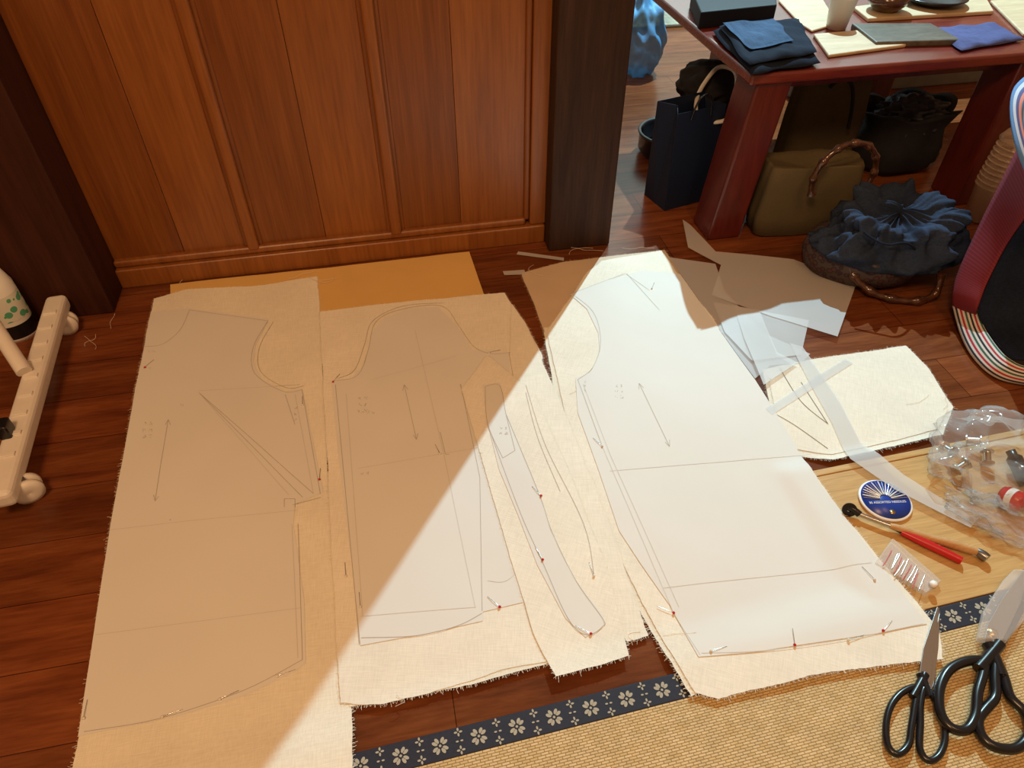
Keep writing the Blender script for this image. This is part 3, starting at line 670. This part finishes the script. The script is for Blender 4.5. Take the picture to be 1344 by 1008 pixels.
LI2=[(1368,125,.49),(1350,138,.48),(1343,158,.46),(1350,190,.43),(1366,222,.40)]
loft('striped_opening_trim',[F(*p) for p in LO],[F(*p) for p in LI2],M['stripeb'],tt)
# ---------------- notions on the board ----------------
zb=BRD_H
nd=empty('needle_compact'); c=F(1161,658,zb)
M['bluep']=mat('blue_foil',(.012,.05,.36),.3)
lathe('case',[(.0001,0),(.0425,0),(.044,.002),(.044,.0035),(.0425,.005),(.0001,.005)],(c.x,c.y,zb),M['cup'],nd,seg=64)
lathe('foil_disc',[(.0001,.0053),(.0405,.0053),(.0405,.0057),(.0001,.0057)],(c.x,c.y,zb),M['bluep'],nd,seg=64)
for i in range(19):
    a=math.radians(5+170*i/18)-YAW
    d=Vector((math.cos(a),math.sin(a),0)); p0=Vector((c.x,c.y,zb+.0065))+d*.010; p1=Vector((c.x,c.y,zb+.0065))+d*.038
    tube(f'needle_{i}',[p0,(p0+p1)/2,p1],.0010,M['cup'] if i%2 else M['steel'],nd)
tx=bpy.data.curves.new('label','FONT'); tx.body='30 ASSORTED NEEDLES'; tx.size=.0062; tx.align_x='CENTER'; tx.extrude=.0001
to=bpy.data.objects.new('label_text',tx); link(to,nd,M['cup']); to.location=(c.x-.001,c.y-.008,zb+.0061); to.rotation_euler=(0,0,-YAW+.05)
lathe('gold_seal',[(.0001,.0059),(.005,.0059),(.005,.0064),(.0001,.0064)],(c.x-.004,c.y-.026,zb),M['gold'],nd,seg=12)
tw=empty('tracing_wheel')
T3=F
hz=zb+.009
tube('handle',[T3(1168,690,hz),T3(1185,695,hz),T3(1220,706,hz),T3(1262,717,hz),T3(1282,724,hz)],.0075,M['handlewood'],tw,radii=[.6,1,.8,1.15,.9])
tube('ferrule',[T3(1282,724,hz),T3(1290,728,hz),T3(1296,733,hz)],.009,M['dsteel'],tw,radii=[.7,1,.8])
tube('shaft',[T3(1168,690,hz),T3(1145,682,hz),T3(1122,672,hz)],.004,M['steel'],tw)
c=T3(1115,669,zb+.013); Rw=Matrix.Rotation(-.5,3,'Z')@Matrix.Rotation(math.radians(60),3,'X')
lathe('wheel',[(.004,-.0015),(.012,-.001),(.012,.001),(.004,.0015)],c,M['blackp'],tw,seg=24,rotm=Rw,smooth=False)
tube('fork',[T3(1128,675,hz),T3(1120,668,hz+.004),T3(1110,664,hz+.004)],.006,M['blackp'],tw)
rp=empty('red_marker_pen')
tube('barrel',[T3(1183,698,zb+.007),T3(1200,706,zb+.007),T3(1240,725,zb+.007),T3(1262,736,zb+.007)],.007,M['red'],rp,radii=[.75,1,1.05,.9])
tube('tip',[T3(1164,690,zb+.007),T3(1175,694,zb+.007),T3(1184,698,zb+.007)],.0045,M['blackp'],rp,radii=[.35,.7,1])
pc=empty('pin_case')
prism('case',[(1149,738),(1172,706),(1236,762),(1216,778)],zb+.0005,zb+.010,M['clearbox'],pc,.001)
for i in range(11):
    u=1172+i*4+random.uniform(-3,3); v=722+i*3+random.uniform(-3,3)
    tube(f'pin_{i}',[T3(u,v,zb+.011),T3(u-4,v+9,zb+.0115),T3(u-9+random.uniform(-4,4),v+20,zb+.011)],.0007,M['steel'] if i%3 else M['red'],pc)
c=T3(1224,768,zb+.0115); lathe('pin_cushion_cap',[(.0001,.006),(.005,.006),(.006,0),(.0001,0)],c,M['cup'],pc,seg=16)
cb=empty('clear_plastic_bag')
c=F(1308,622,zb)
crumple('film',(c.x,c.y,zb+.042),(.108,.09,.050),M['clear'],cb,.45,1.5,4,zmin=zb+.003,sub=5,rot=-.3)
c2=F(1325,690,zb)
crumple('film_tail',(c2.x,c2.y,zb+.014),(.09,.040,.012),M['clear'],cb,.5,1.8,9,zmin=zb+.003,sub=5,rot=-.7)
for i,(u,v) in enumerate([(1245,590),(1278,578),(1262,612),(1296,600)]):
    q=F(u,v,zb+.02); R2=Matrix.Rotation(i*.9,3,'Z')@Matrix.Rotation(1.2,3,'X')
    lathe(f'metal_bobbin_{i}',[(.0001,-.012),(.011,-.012),(.011,-.010),(.006,-.009),(.006,.009),(.011,.010),(.011,.012),(.0001,.012)],q,M['steel'],cb,seg=24,rotm=R2,smooth=False)
q=F(1330,655,zb+.022); Rr=Matrix.Rotation(.5,3,'Y')@Matrix.Rotation(1.1,3,'X')
lathe('thread_spool',[(.0001,-.018),(.015,-.018),(.015,-.014),(.0175,-.012),(.0175,.012),(.015,.014),(.015,.018),(.0001,.018)],q,M['red'],cb,seg=24,rotm=Rr)
lathe('spool_label',[(.0178,-.006),(.0179,.005)],q,M['cup'],cb,seg=24,rotm=Rr)
q=F(1338,615,zb+.02); lathe('dark_vial',[(.0001,-.03),(.013,-.03),(.013,.02),(.008,.025),(.008,.034),(.0001,.034)],q,M['blackp'],cb,seg=24,rotm=Matrix.Rotation(-1.2,3,'X'))
# ---------------- scissors ----------------
def plate(name,px,z,t,m,parent,bev=.0006): return prism(name,px,z,z+t,m,parent,bev)
zt=TAT_H
s1=empty('thread_scissors')
plate('blade_a',[(1198,908),(1206,888),(1212,850),(1230,796),(1233,798),(1226,850),(1222,895),(1212,908)],zt+.0075,.0018,M['steel'],s1)
plate('blade_b',[(1208,908),(1216,888),(1222,850),(1234,800),(1232,850),(1226,900),(1218,912)],zt+.0055,.0018,M['steel'],s1)
q=F(1212,893,zt+.009); lathe('pivot_screw',[(.0001,.002),(.004,.002),(.0048,0),(.0001,0)],q,M['gold'],s1,seg=20)
def loop(name,px,z,r,m,parent):
    tube(name,catmull([F(u,v,z) for u,v in px],4,True),r,m,parent,cyclic=True)
loop('finger_loop_a',[(1203,903),(1185,908),(1170,925),(1163,950),(1165,978),(1178,990),(1192,978),(1196,955),(1200,930)],zt+.007,.0046,M['blackp'],s1)
loop('finger_loop_b',[(1214,903),(1228,920),(1238,945),(1240,972),(1232,992),(1218,998),(1207,982),(1208,950),(1208,925)],zt+.007,.0046,M['blackp'],s1)
tube('shank_a',[F(1214,885,zt+.007),F(1208,898,zt+.007),F(1198,915,zt+.007)],.006,M['blackp'],s1)
tube('shank_b',[F(1208,885,zt+.007),F(1213,898,zt+.007),F(1220,915,zt+.007)],.006,M['blackp'],s1)
s2=empty('tailor_shears')
plate('blade_a',[(1291,848),(1296,820),(1316,785),(1345,745),(1352,745),(1340,790),(1322,828),(1310,850)],zt+.008,.0025,M['steel'],s2)
plate('blade_b',[(1298,850),(1310,815),(1338,770),(1362,745),(1356,780),(1330,830),(1318,850)],zt+.005,.0025,M['dsteel'],s2)
q=F(1303,831,zt+.0105); lathe('pivot_screw',[(.0001,.003),(.006,.003),(.0075,0),(.0001,0)],q,M['gold'],s2,seg=24)
loop('thumb_loop',[(1290,868),(1268,868),(1245,880),(1233,905),(1234,935),(1248,955),(1268,958),(1280,940),(1283,910),(1290,885)],zt+.012,.0068,M['blackp'],s2)
loop('finger_loop',[(1308,868),(1318,890),(1326,915),(1345,935),(1352,960),(1335,982),(1305,980),(1288,965),(1284,945),(1294,930),(1306,915),(1306,890)],zt+.011,.0068,M['blackp'],s2)
tube('shank_a',[F(1312,845,zt+.012),F(1300,860,zt+.012),F(1284,878,zt+.012)],.0085,M['blackp'],s2)
tube('shank_b',[F(1296,845,zt+.011),F(1306,862,zt+.011),F(1314,888,zt+.011)],.0085,M['blackp'],s2)
prism('blade_sheath',[(1284,838),(1292,800),(1318,760),(1332,746),(1375,750),(1365,790),(1322,842)],zt+.003,zt+.016,M['clearbox'],s2,.003)
# ---------------- white garment rack base, left ----------------
gr=empty('garment_rack')
A=F(72,385,.075); B=F(-8,650,.075); dd=(B-A); ln=dd.length; ang=math.atan2(dd.y,dd.x); mid=(A+B)/2
obox('base_beam',(mid.x,mid.y,.055),(ln,.042,.035),ang,M['white'],gr,.010)
dn=dd.normalized()
for i in range(9):
    q=A+dn*(ln*(.12+.09*i))
    obox(f'beam_rib_{i}',(q.x,q.y,.074),(.010,.026,.004),ang,M['white'],gr,.001)
def caster(i,q,rot):
    R3=Matrix.Rotation(rot,3,'Z')@Matrix.Rotation(math.pi/2,3,'X')
    for s in(-1,1):
        o=R3@Vector((0,0,s*.009))
        lathe(f'caster_wheel_{i}_{s}',[(.0001,-.007),(.016,-.007),(.024,-.004),(.024,.004),(.016,.007),(.006,.007),(.0001,.005)],Vector((q.x,q.y,.0245))+o,M['white'],gr,seg=28,rotm=R3)
    tube(f'caster_stem_{i}',[(q.x,q.y,.02),(q.x,q.y,.03),(q.x,q.y,.05)],.006,M['dsteel'],gr)
caster(0,F(97,425,.02)+Vector((-.015,.0,0)),.2); caster(1,F(37,642,.0225),.5)
p0=F(32,488,.08); p1=F(-16,415,.14)
tube('diagonal_pipe',[p0,(p0+p1)/2,p1],.014,M['white'],gr)
q=F(4,560,.09); obox('black_clamp',(q.x,q.y,.085),(.03,.02,.03),ang,M['blackp'],gr,.004)
bt=empty('spray_bottle')
q=F(26,438,0)
lathe('bottle',[(.0001,0),(.034,0),(.038,.01),(.038,.13),(.030,.16),(.014,.175),(.014,.19),(.0001,.19)],(q.x,q.y,0),M['cup'],bt,seg=40,sx=1.1)
def leafy():
    m,nt,b=newmat('green_print'); N=nt.nodes.new; L=nt.links.new
    tc=N('ShaderNodeTexCoord'); v=N('ShaderNodeTexVoronoi'); v.inputs['Scale'].default_value=55; L(tc.outputs['Object'],v.inputs['Vector'])
    r=N('ShaderNodeValToRGB'); r.color_ramp.interpolation='CONSTANT'
    r.color_ramp.elements[0].color=(.10,.42,.25,1); r.color_ramp.elements[1].position=.42; r.color_ramp.elements[1].color=(.75,.78,.70,1)
    L(v.outputs['Distance'],r.inputs['Fac']); L(r.outputs['Color'],b.inputs['Base Color']); return m
lathe('green_label',[(.0384,.055),(.0385,.115)],(q.x,q.y,0),leafy(),bt,seg=40,sx=1.1)
lathe('dark_label',[(.0384,.012),(.0386,.045)],(q.x,q.y,0),M['blackp'],bt,seg=40,sx=1.1)
# ---------------- lights ----------------
w=bpy.data.worlds.new('world'); scn.world=w; w.use_nodes=True
bg=w.node_tree.nodes['Background']; bg.inputs[0].default_value=(1,.53,.25,1); bg.inputs[1].default_value=.32
pl=bpy.data.lights.new('ceiling_spotlight','POINT'); pl.energy=415; pl.color=(.52,.84,.95); pl.shadow_soft_size=.012
po=bpy.data.objects.new('ceiling_spotlight',pl); scn.collection.objects.link(po); po.location=(1.546,2.86,2.13)
def area(name,loc,target,size,e,col):
    l=bpy.data.lights.new(name,'AREA'); l.energy=e; l.color=col; l.size=size
    o=bpy.data.objects.new(name,l); scn.collection.objects.link(o); o.location=loc
    o.rotation_euler=(Vector(target)-Vector(loc)).to_track_quat('-Z','Y').to_euler()
area('ceiling_lamp',(-.6,-.4,2.5),(-.2,.9,0),.5,32,(1,.58,.28))
area('ceiling_lamp_b',(.9,-.2,2.5),(.5,1.2,0),.4,9,(1,.58,.28))
